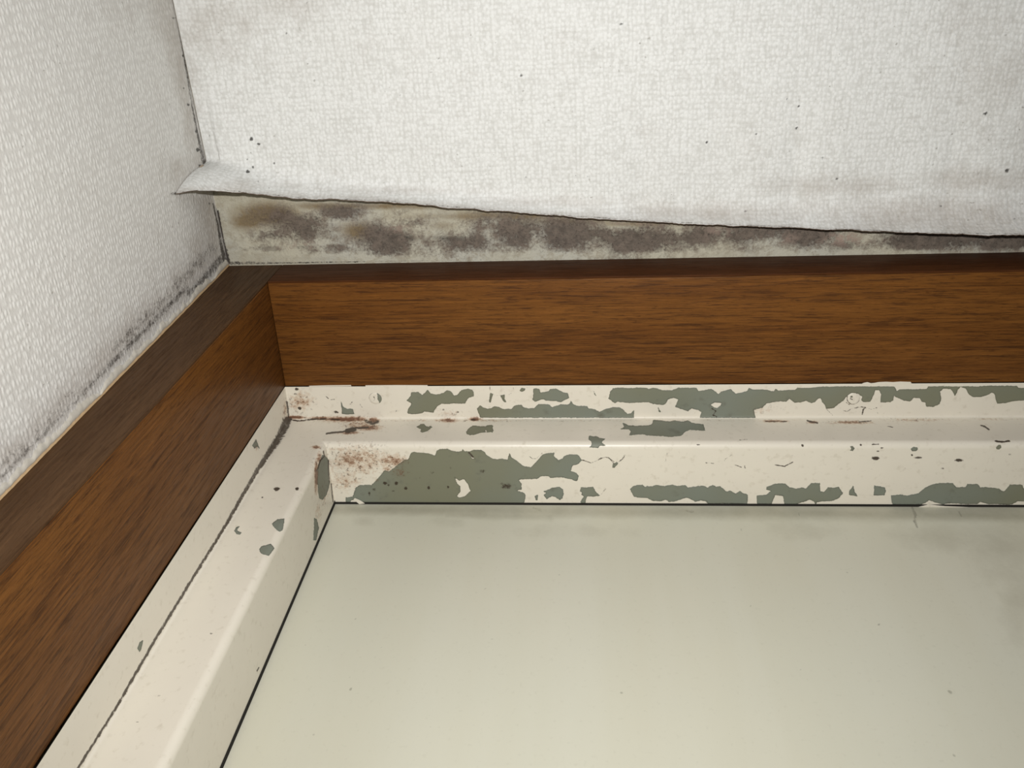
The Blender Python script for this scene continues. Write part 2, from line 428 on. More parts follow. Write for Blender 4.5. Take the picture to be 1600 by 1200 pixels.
PEEL = [
 TR(620, 590, 8, '125,285 175,235 185,185 265,180 320,220 355,190 385,150 420,200 495,215 590,190 625,160 675,170 715,228 765,215 805,160 890,138 945,155 962,190 955,235 905,245 875,275 855,320 770,320 690,318 655,325 560,325 515,350 470,400 460,435 340,420 325,440 230,455 145,450 135,430 150,385 175,355 185,320'),
 TR(620, 590, 8, '1170,190 1202,208 1167,308 1153,300'),
 TR(620, 590, 8, '1296,225 1345,213 1347,265 1364,303 1343,304'),
 TR(620, 590, 8, '1535,165 1560,130 1605,140 1600,156 1560,174'),
 TR(620, 590, 8, '248,618 300,585 345,585 365,612 400,615 430,605 440,620 415,640 385,668 355,672 320,685 298,675 305,645 280,635'),
 TR(620, 590, 8, '868,680 905,630 955,600 1040,612 1110,612 1130,600 1185,592 1200,605 1195,635 1208,660 1195,680 1120,682 1030,690 1000,705 920,720 875,705'),
 np.vstack([TR(520, 690, 8, '160,772 165,700 250,690 290,575 340,545 470,540 480,548 560,470 650,360 705,375 790,310 895,230 945,225 980,140 1020,132 1200,150 1280,178 1300,115 1340,95'),
            TR(700, 690, 6.154, '0,70 40,90 95,98 130,95 140,75 160,95 215,95 250,80 320,82 350,100 375,135 430,165 475,172 520,165 575,178 590,115 610,155 660,185 720,235 800,248 830,215 870,175 910,125 960,112 1025,108 1015,140 1060,180 1100,165 1125,135 1165,125 1240,125 1260,140 1285,180 1250,215 1195,230 1180,285 1230,300 1255,330 1245,370 1225,378 1190,362 1130,350 1100,340 1050,342 985,348 965,330 900,330 860,355 800,358 690,362 680,370 705,405 705,460 670,465 670,475 720,490 745,510 740,550 725,605 725,640 0,640'),
            TR(520, 690, 8, '900,800 160,800')]),
 TR(700, 690, 6.154, '920,478 960,465 1000,445 1070,435 1105,460 1110,500 1100,545 1075,558 1035,535 1005,520 965,540 950,552 922,515 945,495'),
 TR(700, 690, 6.154, '1278,440 1340,442 1395,435 1420,485 1460,518 1410,525 1340,525 1325,555 1320,590 1295,605 1275,580 1290,550 1310,530 1285,510 1290,485 1268,480'),
 TR(700, 690, 6.154, '835,525 865,510 858,560 845,560'),
 TR(740, 595, 7.273, '680,90 745,90 760,140 800,130 855,120 870,95 940,90 975,110 1020,135 1070,140 1085,195 1040,215 995,240 930,228 830,225 790,205 745,220 700,235 668,215 680,180'),
 np.vstack([TR(740, 595, 7.273, '80,418 60,365 40,318 75,280 110,305 150,318 205,310 240,290 290,300 335,325 400,320 430,322 465,285 545,272 560,300 620,315 690,310 740,268 800,265 850,270 895,300 945,285 990,268 1060,272 1090,265 1105,230 1125,262 1165,285 1285,290 1310,315 1375,325 1430,355 1475,335 1510,318 1570,305'),
            TR(930, 595, 6.154, '170,255 240,258 275,285 310,320 350,310 372,285 370,354')]),
 TR(740, 595, 7.273, '1315,625 1370,635 1395,630 1430,650 1495,660 1455,690 1460,710 1495,735 1430,735 1415,760 1320,755 1345,720 1340,690 1305,665'),
 TR(930, 595, 6.154, '245,465 280,445 265,405 320,430 400,435 520,430 550,415 560,380 600,380 720,395 760,383 850,395 890,382 930,405 975,412 1040,420 1055,478 990,475 910,470 870,485 830,525 720,540 640,530 610,528 500,525 480,515 400,515 330,522 345,485 320,465'),
 np.vstack([TR(930, 595, 6.154, '130,170 145,110 175,72 260,65 330,72 420,65 490,70 510,80 560,68 600,78 640,92 740,92 800,68 975,68 990,100 1030,95 1090,82 1110,78 1145,100 1185,128 1215,105 1300,80 1350,125 1410,115 1465,95 1480,70 1510,85 1600,85'),
            TR(1160, 590, 6.957, '270,135 310,150 345,150 360,120 390,145 440,140 570,135 600,112 700,115 850,102 1000,98 1445,98'),
            TR(1370, 590, 6.957, '190,98 215,150 250,130 310,128 420,130 540,125 560,98 700,95 850,100 985,95 1100,98 1180,90 1300,90 1520,92 1540,115 1640,115 1640,243 1520,250 1470,255 1400,275 1310,280 1295,240 1285,185 1250,155 1220,180 1150,205 1050,212 1000,180 970,120 910,98 880,130 850,195 835,165 800,120 720,120 685,150 700,230 680,285 620,315 540,312 530,270 490,260 465,220 400,218 360,255 300,250 220,215 185,195 175,245 150,265 40,268 50,180 30,140 0,130'),
            TR(1160, 590, 6.957, '1440,135 1430,180 1390,260 1310,265 1295,245 1305,205 1250,170 1190,165 1130,205 1090,255 1040,285 1000,325 910,335 895,295 870,265 850,220 820,225 785,265 750,275 690,250 640,265 560,270 540,245 510,228 475,260 420,255 330,265 260,280 215,325 120,350 140,436'),
            TR(930, 595, 6.154, '1005,354 1025,300 990,280 930,262 890,290 830,270 770,248 800,180 760,160 700,175 680,215 650,230 560,220 510,205 430,205 330,212 215,200 190,215')]),
 TR(930, 595, 6.154, '605,258 632,300 612,297'),
 TR(740, 595, 7.273, '1366,118 1390,165 1374,157'),
 TR(940, 740, 6.154, '275,150 310,118 390,108 415,130 440,122 490,125 520,110 600,122 680,108 720,120 800,112 830,135 900,125 980,118 1020,135 1070,110 1100,128 1140,122 1200,175 1235,165 1290,195 1330,168 1360,190 1405,205 1400,295 1370,290 1150,285 1090,290 1030,290 1000,262 950,255 905,270 860,245 820,228 780,240 720,262 650,272 620,250 560,265 490,260 440,232 360,230 310,220'),
 TR(1160, 740, 6.667, '150,230 250,222 300,178 250,165 255,138 300,125 340,105 445,105 490,145 560,158 620,148 660,158 720,100 805,100 810,185 850,195 890,145 960,148 1000,138 1045,205 1000,255 930,285 840,285 775,295 765,325 750,290 700,270 640,290 540,322 440,320 425,230 340,222 300,318 155,315'),
 TR(1160, 740, 6.667, '1113,187 1155,128 1165,185 1197,233 1113,221'),
 TR(1160, 740, 6.667, '1370,225 1375,125 1480,145 1492,180 1480,225'),
 TR(1380, 740, 7.273, '90,250 200,240 270,252 400,225 480,160 570,120 650,108 790,110 830,160 880,155 940,155 955,122 1075,120 1100,160 1150,155 1315,170 1350,205 1380,200 1440,128 1580,128 1590,170 1650,175 1650,320 1530,310 1460,350 1260,345 1200,345 1100,320 1070,345 960,345 740,335 680,348 590,325 520,300 480,330 430,350 300,352 105,350'),
 TR(440, 590, 10, '930,375 955,450 1020,490 1110,490 1135,565 1040,575 945,560'),
 # left jamb
 TR(0, 600, 3, '1275,655 1300,635 1332,632 1325,685 1310,692 1285,672'),
 TR(0, 600, 3, '1215,775 1225,762 1270,750 1285,770 1260,805 1225,795'),
 TR(0, 600, 3, '1099,688 1108,672 1122,668 1112,680 1114,691 1132,696 1126,706 1108,702'),
 TR(0, 600, 3, '1183,288 1200,260 1216,302 1203,290 1195,303'),
 TR(0, 800, 3, '645,640 655,610 671,602 662,640 655,656'),
 TR(460, 680, 10, '440,310 480,320 525,380 532,560 535,700 555,745 500,930 440,1008 390,985 375,900 358,700 368,520 400,400'),
 TR(300, 800, 3, '573,28 585,35 594,75 582,132 569,132 572,80'),
 # small chips on the right of the head
 TR(1280, 680, 5, '240,88 262,85 275,102 262,122 243,118 254,104'),
 TR(1280, 680, 5, '718,108 735,93 765,97 770,112 750,124 724,122'),
 TR(1280, 680, 5, '1383,95 1400,78 1420,78 1420,98 1405,110 1385,106'),
 TR(900, 680, 4.1, '235,185 262,172 268,182 246,208 236,205'),
]
# the same peeling goes on along the head beyond the right of the picture
PEEL += [q + np.array([655.0, 0.0]) for q in PEEL if q[:, 0].min() > 945 and np.ptp(q[:, 0]) > 60]
FLAKE = [
 TR(700, 690, 6.154, '65,345 110,375 140,360 160,365 195,410 218,475 160,530 110,540 82,525 120,480 115,430 85,400'),
 TR(520, 690, 8, '205,770 230,735 255,725 270,712 340,740 395,778 400,800 205,800'),
 TR(700, 690, 6.154, '180,88 212,108 262,168 232,162'),
 TR(930, 595, 6.154, '1105,230 1150,205 1218,212 1210,235 1170,265 1140,255'),
 TR(620, 590, 8, '1095,668 1112,650 1128,665 1120,684'),
]
SEAM = TR(0, 0, 1, '449,657 437,682 400,738 347,830 300,905 242,1000 180,1108 122,1200 60,1310')
RUST = [(470,628,26,22,.62),(462,652,20,4,.9),(500,653,30,3,.8),(540,655,60,6,.9),(575,668,28,7,.85),(545,676,25,4,.8),(583,657,14,6,.9),(560,664,35,10,.62),
 (700,657,20,5,.85),(742,655,13,4,1.05),(700,645,26,7,.45),(1192,640,40,12,.36),(1210,658,30,3,.8),(1270,660,12,3,.9),(1330,660,45,4,.75),(1430,656,70,4,.52),(1550,655,50,3,.45),
 (494,699,11,4,.8),(555,720,75,34,.58),(540,750,36,26,.5),(612,720,34,16,.68),(499,715,6,14,.7),(494,745,4,34,.95),(505,770,12,30,.5),(497,800,9,25,.45),(622,738,22,10,.62),(605,733,12,9,.66),(590,750,8,3,.6),
 (720,657,180,3,.5),(900,657,140,2.5,.35),(1100,657,300,2.5,.32),(400,697,5,12,.6),(445,640,5,18,.6),(440,610,8,10,.45)]
DIRT_LINES = [(SEAM, [7, 6, 3.2, 2.6, 2.4, 2.4, 2.2, 2.2, 2.2], .82),
 (TR(440, 590, 10, '130,650 250,680 470,650 700,645 900,660'), 1.4, .75), (TR(440, 590, 10, '700,875 850,855 960,845 1070,800 1150,790 1350,780'), 1.6, .85),
 (TR(440, 590, 10, '1020,830 1140,810'), 3.5, 1.0), (TR(440, 590, 10, '1320,680 1430,720 1500,690'), 3.0, .7),
 (TR(440, 590, 10, '80,380 95,470 110,620'), 1.6, .8), (TR(440, 590, 10, '690,290 730,325'), .9, .7), (TR(440, 590, 10, '770,345 825,340'), .9, .7), (TR(440, 590, 10, '1070,420 1100,385'), .8, .6), (TR(440, 590, 10, '1225,420 1260,465'), .8, .6),
 (TR(460, 680, 10, '455,250 470,330 400,400 365,520 345,560'), 1.2, .8), (TR(460, 680, 10, '575,760 590,930 605,1040'), 1.0, .8), (TR(460, 680, 10, '535,390 535,560 550,730'), .9, .8),
 (TR(900, 680, 4.1, '40,160 100,178 150,155 190,140 215,150 245,185'), .7, .75), (TR(900, 680, 4.1, '255,185 295,155 315,125'), .7, .7), (TR(900, 680, 4.1, '585,112 572,172'), .6, .6), (TR(900, 680, 4.1, '1010,118 960,150 950,165'), .6, .5),
 (TR(900, 680, 4.1, '1275,190 1335,200 1390,172'), .9, .8), (TR(900, 680, 4.1, '1015,190 1060,205'), .9, .7), (TR(900, 680, 4.1, '835,178 880,180'), .8, .6), (TR(900, 680, 4.1, '1080,195 1083,210'), .9, .7),
 (TR(700, 690, 6.154, '1300,175 1370,205 1430,185 1470,155 1540,150 1600,195'), .7, .6), (TR(700, 690, 6.154, '780,140 812,165 850,165 905,110'), .7, .6), (TR(700, 690, 6.154, '1470,510 1520,450'), .5, .5),
 (TR(1160, 590, 6.957, '905,335 990,420'), .6, .55), (TR(1160, 590, 6.957, '1090,355 1140,370 1180,340 1305,315 1400,345 1460,330'), .6, .6), (TR(1160, 590, 6.957, '1300,320 1340,325 1310,350 1303,400'), 1.1, .8), (TR(1160, 590, 6.957, '1130,270 1165,295'), .9, .7), (TR(1160, 590, 6.957, '1460,345 1475,400'), .5, .5),
 (TR(620, 590, 8, '1165,110 1165,185 1230,220 1320,225 1370,170'), .5, .5), (TR(620, 590, 8, '1460,120 1450,180 1400,215'), .5, .5), (TR(740, 595, 7.273, '1460,540 1400,620'), .5, .5),
 (TR(930, 595, 6.154, '1120,265 1160,290 1130,330 1170,345'), .9, .8), (TR(700, 690, 6.154, '200,105 240,150'), 1.2, .9), (TR(1370, 590, 6.957, '1130,520 1170,530 1220,565'), 1.3, .9), (TR(1370, 590, 6.957, '1290,690 1350,700 1440,690'), 1.5, .9), (TR(1370, 590, 6.957, '120,530 175,540'), .8, .7),
 (TR(1180, 560, 3.81, '310,370 370,385'), 1.4, .75), (TR(1180, 560, 3.81, '620,378 690,372'), 1.2, .7), (TR(1180, 560, 3.81, '60,375 190,376'), .9, .6), (TR(1280, 680, 5, '415,72 465,70'), 1.0, .8), (TR(930, 595, 6.154, '1390,570 1460,565'), .9, .5),
 (TR(0, 800, 3, '1205,745 1213,730'), 1.2, .9)]
DIRT_DOTS = [(1368,716,5,2.6,.9),(1434,715,6,1.8,.8),(1498,719,6,2,.9),(1425,711,1.5,1.5,.8),(1378,700,2.4,1.2,.8),(1345,695,1.5,1.2,.8),(1472,732,2.5,1.8,.45),(1578,710,2.4,1.8,.6),(1414,732,3,1.5,.3),(1254,696,1.8,1.6,.9),(1091,695,3,1,.8),
 (464,764,2.6,2.4,1.0),(432,764,4,3,1.0),(410,777,1.2,1.2,.8),(590,695,1.5,1.2,.4),(464,608,2.6,2.2,.9),(462,616,2.6,1.8,.7),(468,638,3,2.2,.9),(525,644,4,2,.7),(619,642,2,1.6,.6),(601,755,3,2.2,.8),(619,755,2.4,3,.8),(607,758,2,1.6,.6),(634,763,2.4,2.2,.7),(614,767,3,1.4,.6),(670,762,2,2.4,.9),(700,761,1.6,1.6,.8),(585,765,3,2,.6),(577,772,2,4,.5),(645,750,2,1.2,.5),(656,746,1.4,1.4,.5),(675,738,3,2.6,.45),(790,760,8,4,.6),(755,736,5,3,.45),(703,730,5,3,.4),(783,756,4,2,.5),
 (693,640,2.4,1.8,.6),(715,644,2.2,1.6,.6),(740,656,4,1.4,.9),(318,955,2.2,1.4,.5),(323,931,2,1.2,.6),(330,990,2,1.4,.6),(248,1087,2.2,1.4,.6),(215,1128,1.8,1.2,.5),(325,907,5,2,.3),(330,964,4,1.6,.4),(312,1036,3,2,.35),(395,652,1,1,.5),(1372,705,3,1,.6)]
WEAR_DOTS = [(1530,705,10,1.5,.3),(1355,735,8,1.2,.3),(1000,680,40,1,.35),(930,672,18,1.2,.4),(1150,690,20,1.2,.35),(640,660,20,2,.3),(500,660,30,4,.3)]

def paint_attrs(V):
    P = toimg(V)
    return {'peel': peel_field(P, PEEL, FLAKE), 'rust': blob_field(P, RUST),
            'dirt': np.maximum(line_field(P, DIRT_LINES), dot_field(P, DIRT_DOTS)), 'wear': dot_field(P, WEAR_DOTS)}

# ------------------------------------------------------------------ ceiling (bare plaster above the door)
xs = merge_axis(np.arange(-1.2 + .0, -.235, .12), np.arange(-.235, .42, .0012), np.arange(.42, 1.4, .1))
xs = xs[xs > -.30]
ys = merge_axis(np.arange(-1.6, .06, .12), np.arange(.06, .19, .0012), np.arange(.19, .50, .06))
X, Y = np.meshgrid(xs, ys)
V = np.stack([X.ravel(), Y.ravel(), np.full(X.size, H)], 1)
P = toimg(V)
mould = blob_field(P, [(x, y, rx * (1.3 if a > 0 else 1), ry * (1.3 if a > 0 else .9), a) for x, y, rx, ry, a in [(478,355,46,22,.85),(440,338,60,16,.62),(480,362,30,14,.95),(530,332,36,12,.9),(600,372,52,26,.95),(640,345,30,14,.7),(590,395,30,8,.65),(430,368,46,9,.6),(520,388,60,8,.55),(410,388,30,5,.5),
   (720,378,52,17,.85),(745,350,26,20,.75),(810,362,40,26,.98),(880,368,60,26,1.05),(1000,372,80,24,1.08),(1090,366,36,20,.9),(1180,364,60,20,.95),(1260,366,60,22,1.05),(1330,378,50,12,.8),(1450,375,110,15,1.05),(1570,377,70,12,1.05),(1720,378,120,11,1.0),(1930,378,90,10,.9),(700,400,60,7,.5),
   (970,352,30,8,-.6),(1060,355,22,10,-.6),(1200,378,26,10,-.5),(1140,385,60,7,-.4),(1340,372,40,13,-.75),(640,336,26,9,-.8),(740,336,22,8,-.5),(840,380,16,14,-.5),(950,348,10,8,-.5),(475,325,16,10,-.9),(820,398,160,5,-.6),(1120,398,200,5,-.7),(1400,394,150,4,-.8),(560,404,200,6,-.8)]])
tan = blob_field(P, [(600,322,200,7,.62),(800,338,200,7,.6),(1000,350,150,5,.5),(420,335,60,24,.8),(390,345,34,18,.75),(500,322,60,8,.6),(560,360,36,20,.6),(770,336,90,10,.6),(900,345,120,8,.55),(690,352,30,10,.4),(1150,350,160,8,.5)])  # long thin strips paint the shadow below the hanging paper; the rest is stain
pink = blob_field(P, [(1320,372,32,11,.9),(1230,372,22,10,.4),(1120,362,25,10,.4),(620,358,20,8,.4),(470,385,24,7,.5),(1350,362,10,6,.5),(1000,348,60,5,.4)])
speck = soft_line(P, [(TR(0,0,1,'333,315 341,350 347,380 356,410'), [2,3.5,5,5], .95), (TR(0,0,1,'340,330 346,360 352,400'), 2.0, .9), (TR(0,0,1,'352,411 450,411 560,409'), [5,2,1.6], .6), (TR(0,0,1,'560,409 1000,404 1600,393'), 1.5, .45)])
speck = np.maximum(speck, blob_field(P, [(430,390,60,5,.36),(470,386,40,4,.42),(640,372,50,10,.45),(520,384,14,5,.55),(700,372,40,8,.5)]))
ce = mesh_obj('ceiling', V, grid_faces(len(ys), len(xs), True), M_plaster, attrs={'mould': mould, 'tan': tan, 'pink': pink, 'speck': speck})
tag(ce, 'mould-blotched bare plaster ceiling strip between peeling paper and wooden head board', 'ceiling', kind='structure')
sl = box('slab', -.30, 1.4, -1.6, .50, H + .0005, H + .10, M_wallp, ce)

# ------------------------------------------------------------------ ceiling wallpaper, its edge hanging loose
EDGE = TR(0, 0, 1, '270,303 283,301 300,297 330,296 360,298 400,302 460,308.5 600,313.5 700,322.5 800,330.5 880,336.5 1000,344.5 1100,349 1300,357 1450,363.5 1600,366 1750,370')
SAG_U = [270, 285, 305, 330, 360, 420, 500, 900, 1100, 1300, 1450, 1600, 1750]
SAG_S = [.0552, .052, .045, .034, .026, .019, .013, .008, .009, .013, .017, .020, .021]
EP = []
for u, v in EDGE:
    sg = float(np.interp(u, SAG_U, SAG_S))
    p = fromimg(u, v, 2, H - sg); EP.append((p[0], p[1], sg))
EP = np.array(EP); EP = EP[np.argsort(EP[:, 0])]
FOLD_X = [-.228, -.21, -.19, -.12, 0, .08, .155, .21, .27, .32]
FOLD_Y = [.1095, .108, .108, .122, .133, .139, .134, .130, .127, .125]
us = merge_axis(np.arange(0, .52, .001), np.arange(.52, 1.5, .08)) + .0006
flat = merge_axis(np.arange(-1.6, -.02, .12), [-.03]); nflat = len(flat)
dense = 110; nfl = 46
rows = []
tt = np.linspace(0, 1, nfl)[1:]
xcol = XL + us                                        # nominal column position
ye = np.interp(xcol, EP[:, 0], EP[:, 1]); se = np.interp(xcol, EP[:, 0], EP[:, 2])
rg = np.random.RandomState(4)
ye = ye + np.convolve(rg.normal(0, .0006, len(ye) + 6), np.ones(7) / 7, 'valid')
yf = np.interp(xcol, FOLD_X, FOLD_Y); yf = np.minimum(yf, ye - .006)
ZOFF = .0009
for y in flat: rows.append((np.full(len(us), y), np.zeros(len(us))))
for k in range(1, dense + 1):
    t = k / dense
    rows.append((-.03 + (yf + .03) * t, np.zeros(len(us))))
wl_ = np.clip(1 - (xcol - XL) / .035, 0, 1)                # 1 at the wall: a tight fold, the corner hangs straight down
y1 = yf + (.70 * (1 - wl_) + .62 * wl_) * (ye - yf)
y2 = ye + (-.12 * (1 - wl_) + -1.35 * wl_) * (ye - yf)
s2 = se * (.55 * (1 - wl_) + .36 * wl_); s1 = se * .04 * wl_
for t in tt:
    b0, b1_, b2_, b3 = (1 - t) ** 3, 3 * t * (1 - t) ** 2, 3 * t * t * (1 - t), t ** 3
    rows.append((b0 * yf + b1_ * y1 + b2_ * y2 + b3 * ye, b1_ * s1 + b2_ * s2 + b3 * se))
RY = np.array([r[0] for r in rows]); RS = np.array([r[1] for r in rows])
# gentle waviness of the loose paper
wav = .0009 * np.sin(xcol * 41 + 1) + .0006 * np.sin(xcol * 97)
RS = RS + np.clip((RY - .03) / .08, 0, 1) ** 2 * np.abs(wav)[None, :] * (xcol > -.215)
RZ = H - ZOFF - RS
RX = wallx(RY, RZ) + us[None, :]
Vt = np.stack([RX, RY, RZ], -1)
nr, nc = RX.shape
ARC = np.vstack([np.zeros((1, nc)), np.cumsum(np.hypot(np.diff(RY, axis=0), np.diff(RZ, axis=0)), axis=0)])
SUV = np.stack([np.broadcast_to(us, RX.shape), ARC, ARC * 0], -1).reshape(-1, 3)
# offset copy for the thickness
du = np.gradient(Vt, axis=1); dv = np.gradient(Vt, axis=0)
N = np.cross(du.reshape(-1, 3), dv.reshape(-1, 3)); N /= np.linalg.norm(N, axis=1)[:, None] + 1e-12
N[N[:, 2] < 0] *= 1
low = Vt.reshape(-1, 3); up = low + N * np.where(N[:, 2:3] >= 0, 1, -1) * .00045
nv = len(low)
Fb = grid_faces(nr, nc, True)
idx = np.arange(nv).reshape(nr, nc)
e = idx[-1]; rim = np.stack([e[:-1], e[1:], e[1:] + nv, e[:-1] + nv], 1)
l = idx[:, 0]; riml = np.stack([l[1:], l[:-1], l[:-1] + nv, l[1:] + nv], 1)
F = np.vstack([Fb, grid_faces(nr, nc) + nv, rim[:, ::-1], riml[:, ::-1]])
fm = np.concatenate([np.zeros(len(Fb)), np.full(len(Fb), 2), np.full(len(rim) + len(riml), 1)])
VV = np.vstack([low, up]); P = toimg(VV)
DOTS = [(393,217,2.6,2.6,1),(404,225,2.6,2.2,.9),(387,268,2.6,2.4,1),(395,261,2,2,.8),(328,213,1.8,1.8,.8),(386,249,1.4,1.4,.7),(429,255,1.6,1.6,.7),(467,177,4,3.5,.42),(479,5,2,2,.8),(448,52,1.8,3,.6),(546,32,2,2,.6),(587,202,1.6,1.6,.7),(503,205,3,1,.5),(404,284,1.8,1.4,.6),(370,250,1.4,1.4,.5),
 (815,117,2.2,2.2,1),(971,37,3,2,.7),(814,44,2,1.5,.5),(925,78,4,3,.4),(1104,222,2,1.8,.8),(924,186,1.4,2,.7),(1540,178,3,2.8,1),(1248,166,2.2,2,.9),(1230,155,1.6,2,.8),(1244,200,1.8,2,.9),(1182,209,2.6,2,.7),(1285,248,2.2,2,.8),(1307,279,2.4,1.8,.7),(1573,267,3,2.6,.9),(1527,221,3,2.4,.45),(1538,38,2,2,.6),(1425,159,2,1.6,.6),(1368,192,2,1.4,.5),(1308,45,1.4,2.6,.5),(900,276,2.4,2,.5),(918,277,2.4,2,.6),(822,277,2,1.6,.6),(1427,291,2,2,.5),(1306,280,2,2,.5),(1285,246,2,2,.5),(1470,322,2,2,.7),(1165,330,2,2,.6),(1585,342,2,2,.6)]
grime_shade = blob_field(P, [(330,40,80,70,.30),(300,130,26,110,.22),(430,10,90,40,.22),(1480,342,240,46,.44),(1540,282,130,26,.38),(1330,292,170,22,.27),(1120,334,190,22,.40),(870,315,160,12,.26),(640,298,160,8,.22),(1560,120,90,200,.16),(390,290,70,10,.22)])  # right-hand blobs also paint the shade of the paper curling down
grime_shade = np.maximum(grime_shade, soft_line(P, [(EDGE, 7, .30)]))
mld = soft_line(P, [(EDGE, 1.6, .50)])
pc = mesh_obj('ceiling_wallpaper', VV, F, None, mats=[M_paperc, M_rim, M_back], fmat=fm, sharp=50,
              attrs={'grime_shade': grime_shade, 'mould': mld, 'speck': dot_field(P, DOTS), 'sheet': np.vstack([SUV, SUV])})
tag(pc, 'white woven-texture ceiling wallpaper, its loose dark edge sagging above the wooden head board', 'wallpaper', kind='thing')

# ------------------------------------------------------------------ left wall and its wallpaper
zs = merge_axis(np.arange(0, ZWALL, .2), [ZWALL - .001], np.arange(ZWALL, H, .0012), [H])
ys = merge_axis(np.arange(-1.6, -.06, .14), np.arange(-.06, YW + .001, .0012))
Yg, Zg = np.meshgrid(ys, zs)
Xg = wallx(Yg, Zg)
V = np.stack([Xg.ravel(), Yg.ravel(), Zg.ravel()], 1); P = toimg(V)
WE = TR(0, 0, 1, '350,408 300,462 250,513 200,563 150,615 100,666 50,718 0,770')
WE2 = WE + np.array([-10, -11])
mld = soft_line(P, [(TR(0,0,1,'333,318 340,350 346,385 351,407'), [1.5,2.5,4,6], .80), (TR(0,0,1,'346,405 320,434 296,458'), [10,9,8], .62), (WE2[1:5], [9,9,8,7], .58), (WE2[4:], [8,7,9,7], .50), (WE2[:4] + np.array([-9,-9]), [16,18,16,12], .46), (WE2[4:] + np.array([-7,-8]), 14, .40),
                    (TR(0,0,1,'277,25 287,85 300,165 312,225 319,255'), [2.5,2.5,2,3,5], .70), (TR(0,0,1,'268,303 282,302'), 3, .7)])
grime_shade = soft_line(P, [(TR(0,0,1,'262,0 285,120 305,230 312,250'), [26,14,16,24], .34), (TR(0,0,1,'322,320 338,400'), [16,26], .34), (WE2 + np.array([-6,-6]), 26, .34)])
grime_shade = np.maximum(grime_shade, blob_field(P, [(285,265,34,26,.36),(310,385,22,36,.32),(300,440,40,26,.32),(215,545,40,24,.34),(60,690,40,24,.30),(262,30,22,40,.3),(200,10,90,30,.14)]))
speck = dot_field(P, [(294,163,2,2,.9),(309,234,2.6,2.6,1),(287,137,1.6,1.6,.8),(286,88,1.8,2,.8),(307,205,2,3,.8),(312,258,2,2,.8),(272,28,3,2,.6),(327,318,2,2.4,.6)])
wl = box('wall_left', -.34, -.27, -1.6, YS + .30, 0, H + .1, M_wallp)
tag(wl, 'white left wall running up beside the wooden left upright to the mouldy corner', 'wall', kind='structure')
Vb = V.copy(); Vb[:, 0] = -.272
n = len(V); nr, nc = Yg.shape
idx = np.arange(n).reshape(nr, nc)
def rimf(e, fl=False):
    q = np.stack([e[:-1], e[1:], e[1:] + n, e[:-1] + n], 1); return q[:, ::-1] if fl else q
F = np.vstack([grid_faces(nr, nc), rimf(idx[-1]), rimf(idx[:, -1], True), rimf(idx[:, 0])])
pw = mesh_obj('left_wallpaper', np.vstack([V, Vb]), F, M_paperw, attrs={**{k: np.concatenate([a, a * 0]) for k, a in dict(grime_shade=grime_shade, mould=mld, speck=speck).items()}, 'sheet': np.vstack([np.stack([V[:, 2], V[:, 1], V[:, 0] * 0], 1)] * 2)})
tag(pw, 'white woven-texture left wallpaper with black mould along the wooden upright', 'wallpaper', kind='thing')

# old sealant between the paper and the left upright
zz = np.arange(ZWALL - .2, H, .0011)
rg = np.random.RandomState(7)
nz = np.convolve(rg.normal(0, 1, len(zz) + 8), np.ones(9) / 9, 'valid')
nz2 = np.convolve(rg.normal(0, 1, len(zz) + 2), np.ones(3) / 3, 'valid')
def bead(name, w0, amp, hgt, mat, yoff):
    w = np.clip(w0 + amp * (nz * 2 + nz2 * .6), .0008, None)
    prof = [(0.0, 0.0), (.35, .7), (.6, 1.0), (.85, .8), (1.0, 0.0)]
    R = []
    for (a, b) in prof:
        y = YW + yoff - w * (1 - a) ; R.append(np.stack([wallx(y, zz) - .0002 + b * hgt, y, zz], 1))
    return mesh_obj(name, np.concatenate(R), grid_faces(len(prof), len(zz), True), mat, pw, sharp=80)
b1 = bead('torn_edge', .0042, .0016, .0009, M_bead, -.0003); b1['label'] = 'frayed pale torn paper edge'
b2 = bead('sealant_bead', .0013, .0002, .0013, M_bead2, .0004); b2['label'] = 'thin tan sealant line'

# ------------------------------------------------------------------ wooden casing
def jfn(x): return lambda c: Vector((c.x + JW * (c.z - ZW) if c.x > -.2 else c.x, c.y, c.z))
BAND = .0012  # thin strips over the board fronts, in a darker brown
ju = box('trim_1', -.262, XW, YW + BAND, YS - .0004, .0, H - .0004, M_woodz, None, .0005, jfn(0))
# its left side sits inside the wall lining, only the visible faces show
bd = box('front_band', -.262, XW - .0001, YW, YW + BAND, .0, H - .0005, M_bandz, ju, .0003, jfn(0)); bd['label'] = 'darker front band'
tag(ju, 'brown oak-veneered wooden upright on the left, against the left wall', 'door casing', kind='structure')
def hfn(c): return Vector((c.x, c.y + WY * (c.x - XL) * (1 if c.y < YW + .01 else 0), c.z))
he = box('trim_2', XW + .0002, XR, YW + BAND, YS - .0004, ZW, H - .0004, M_woodx, None, .0006, hfn)
bd = box('front_band', XW + .0003, XR, YW, YW + BAND, ZW + .0001, H - .0005, M_bandx, he, .0003, hfn); bd['label'] = 'darker front band'
tag(he, 'brown oak-veneered wooden head board spanning above the steel door frame', 'door casing', kind='structure')
jr = box('trim_3', XR + .0002, XR + .036, YW + BAND, YS - .0004, 0, H - .0004, M_woodz, None, .0005)
bd = box('front_band', XR + .0003, XR + .036, YW, YW + BAND, 0, H - .0005, M_bandz, jr, .0003)
tag(jr, 'brown oak-veneered wooden upright on the right side of the doorway', 'door casing', kind='structure')

# ------------------------------------------------------------------ steel door frame: head, two jambs, one profile
r = .0042
prof = []
ST = .0005
for y in np.arange(YS, YF - .0016, ST): prof.append((0.0, y))
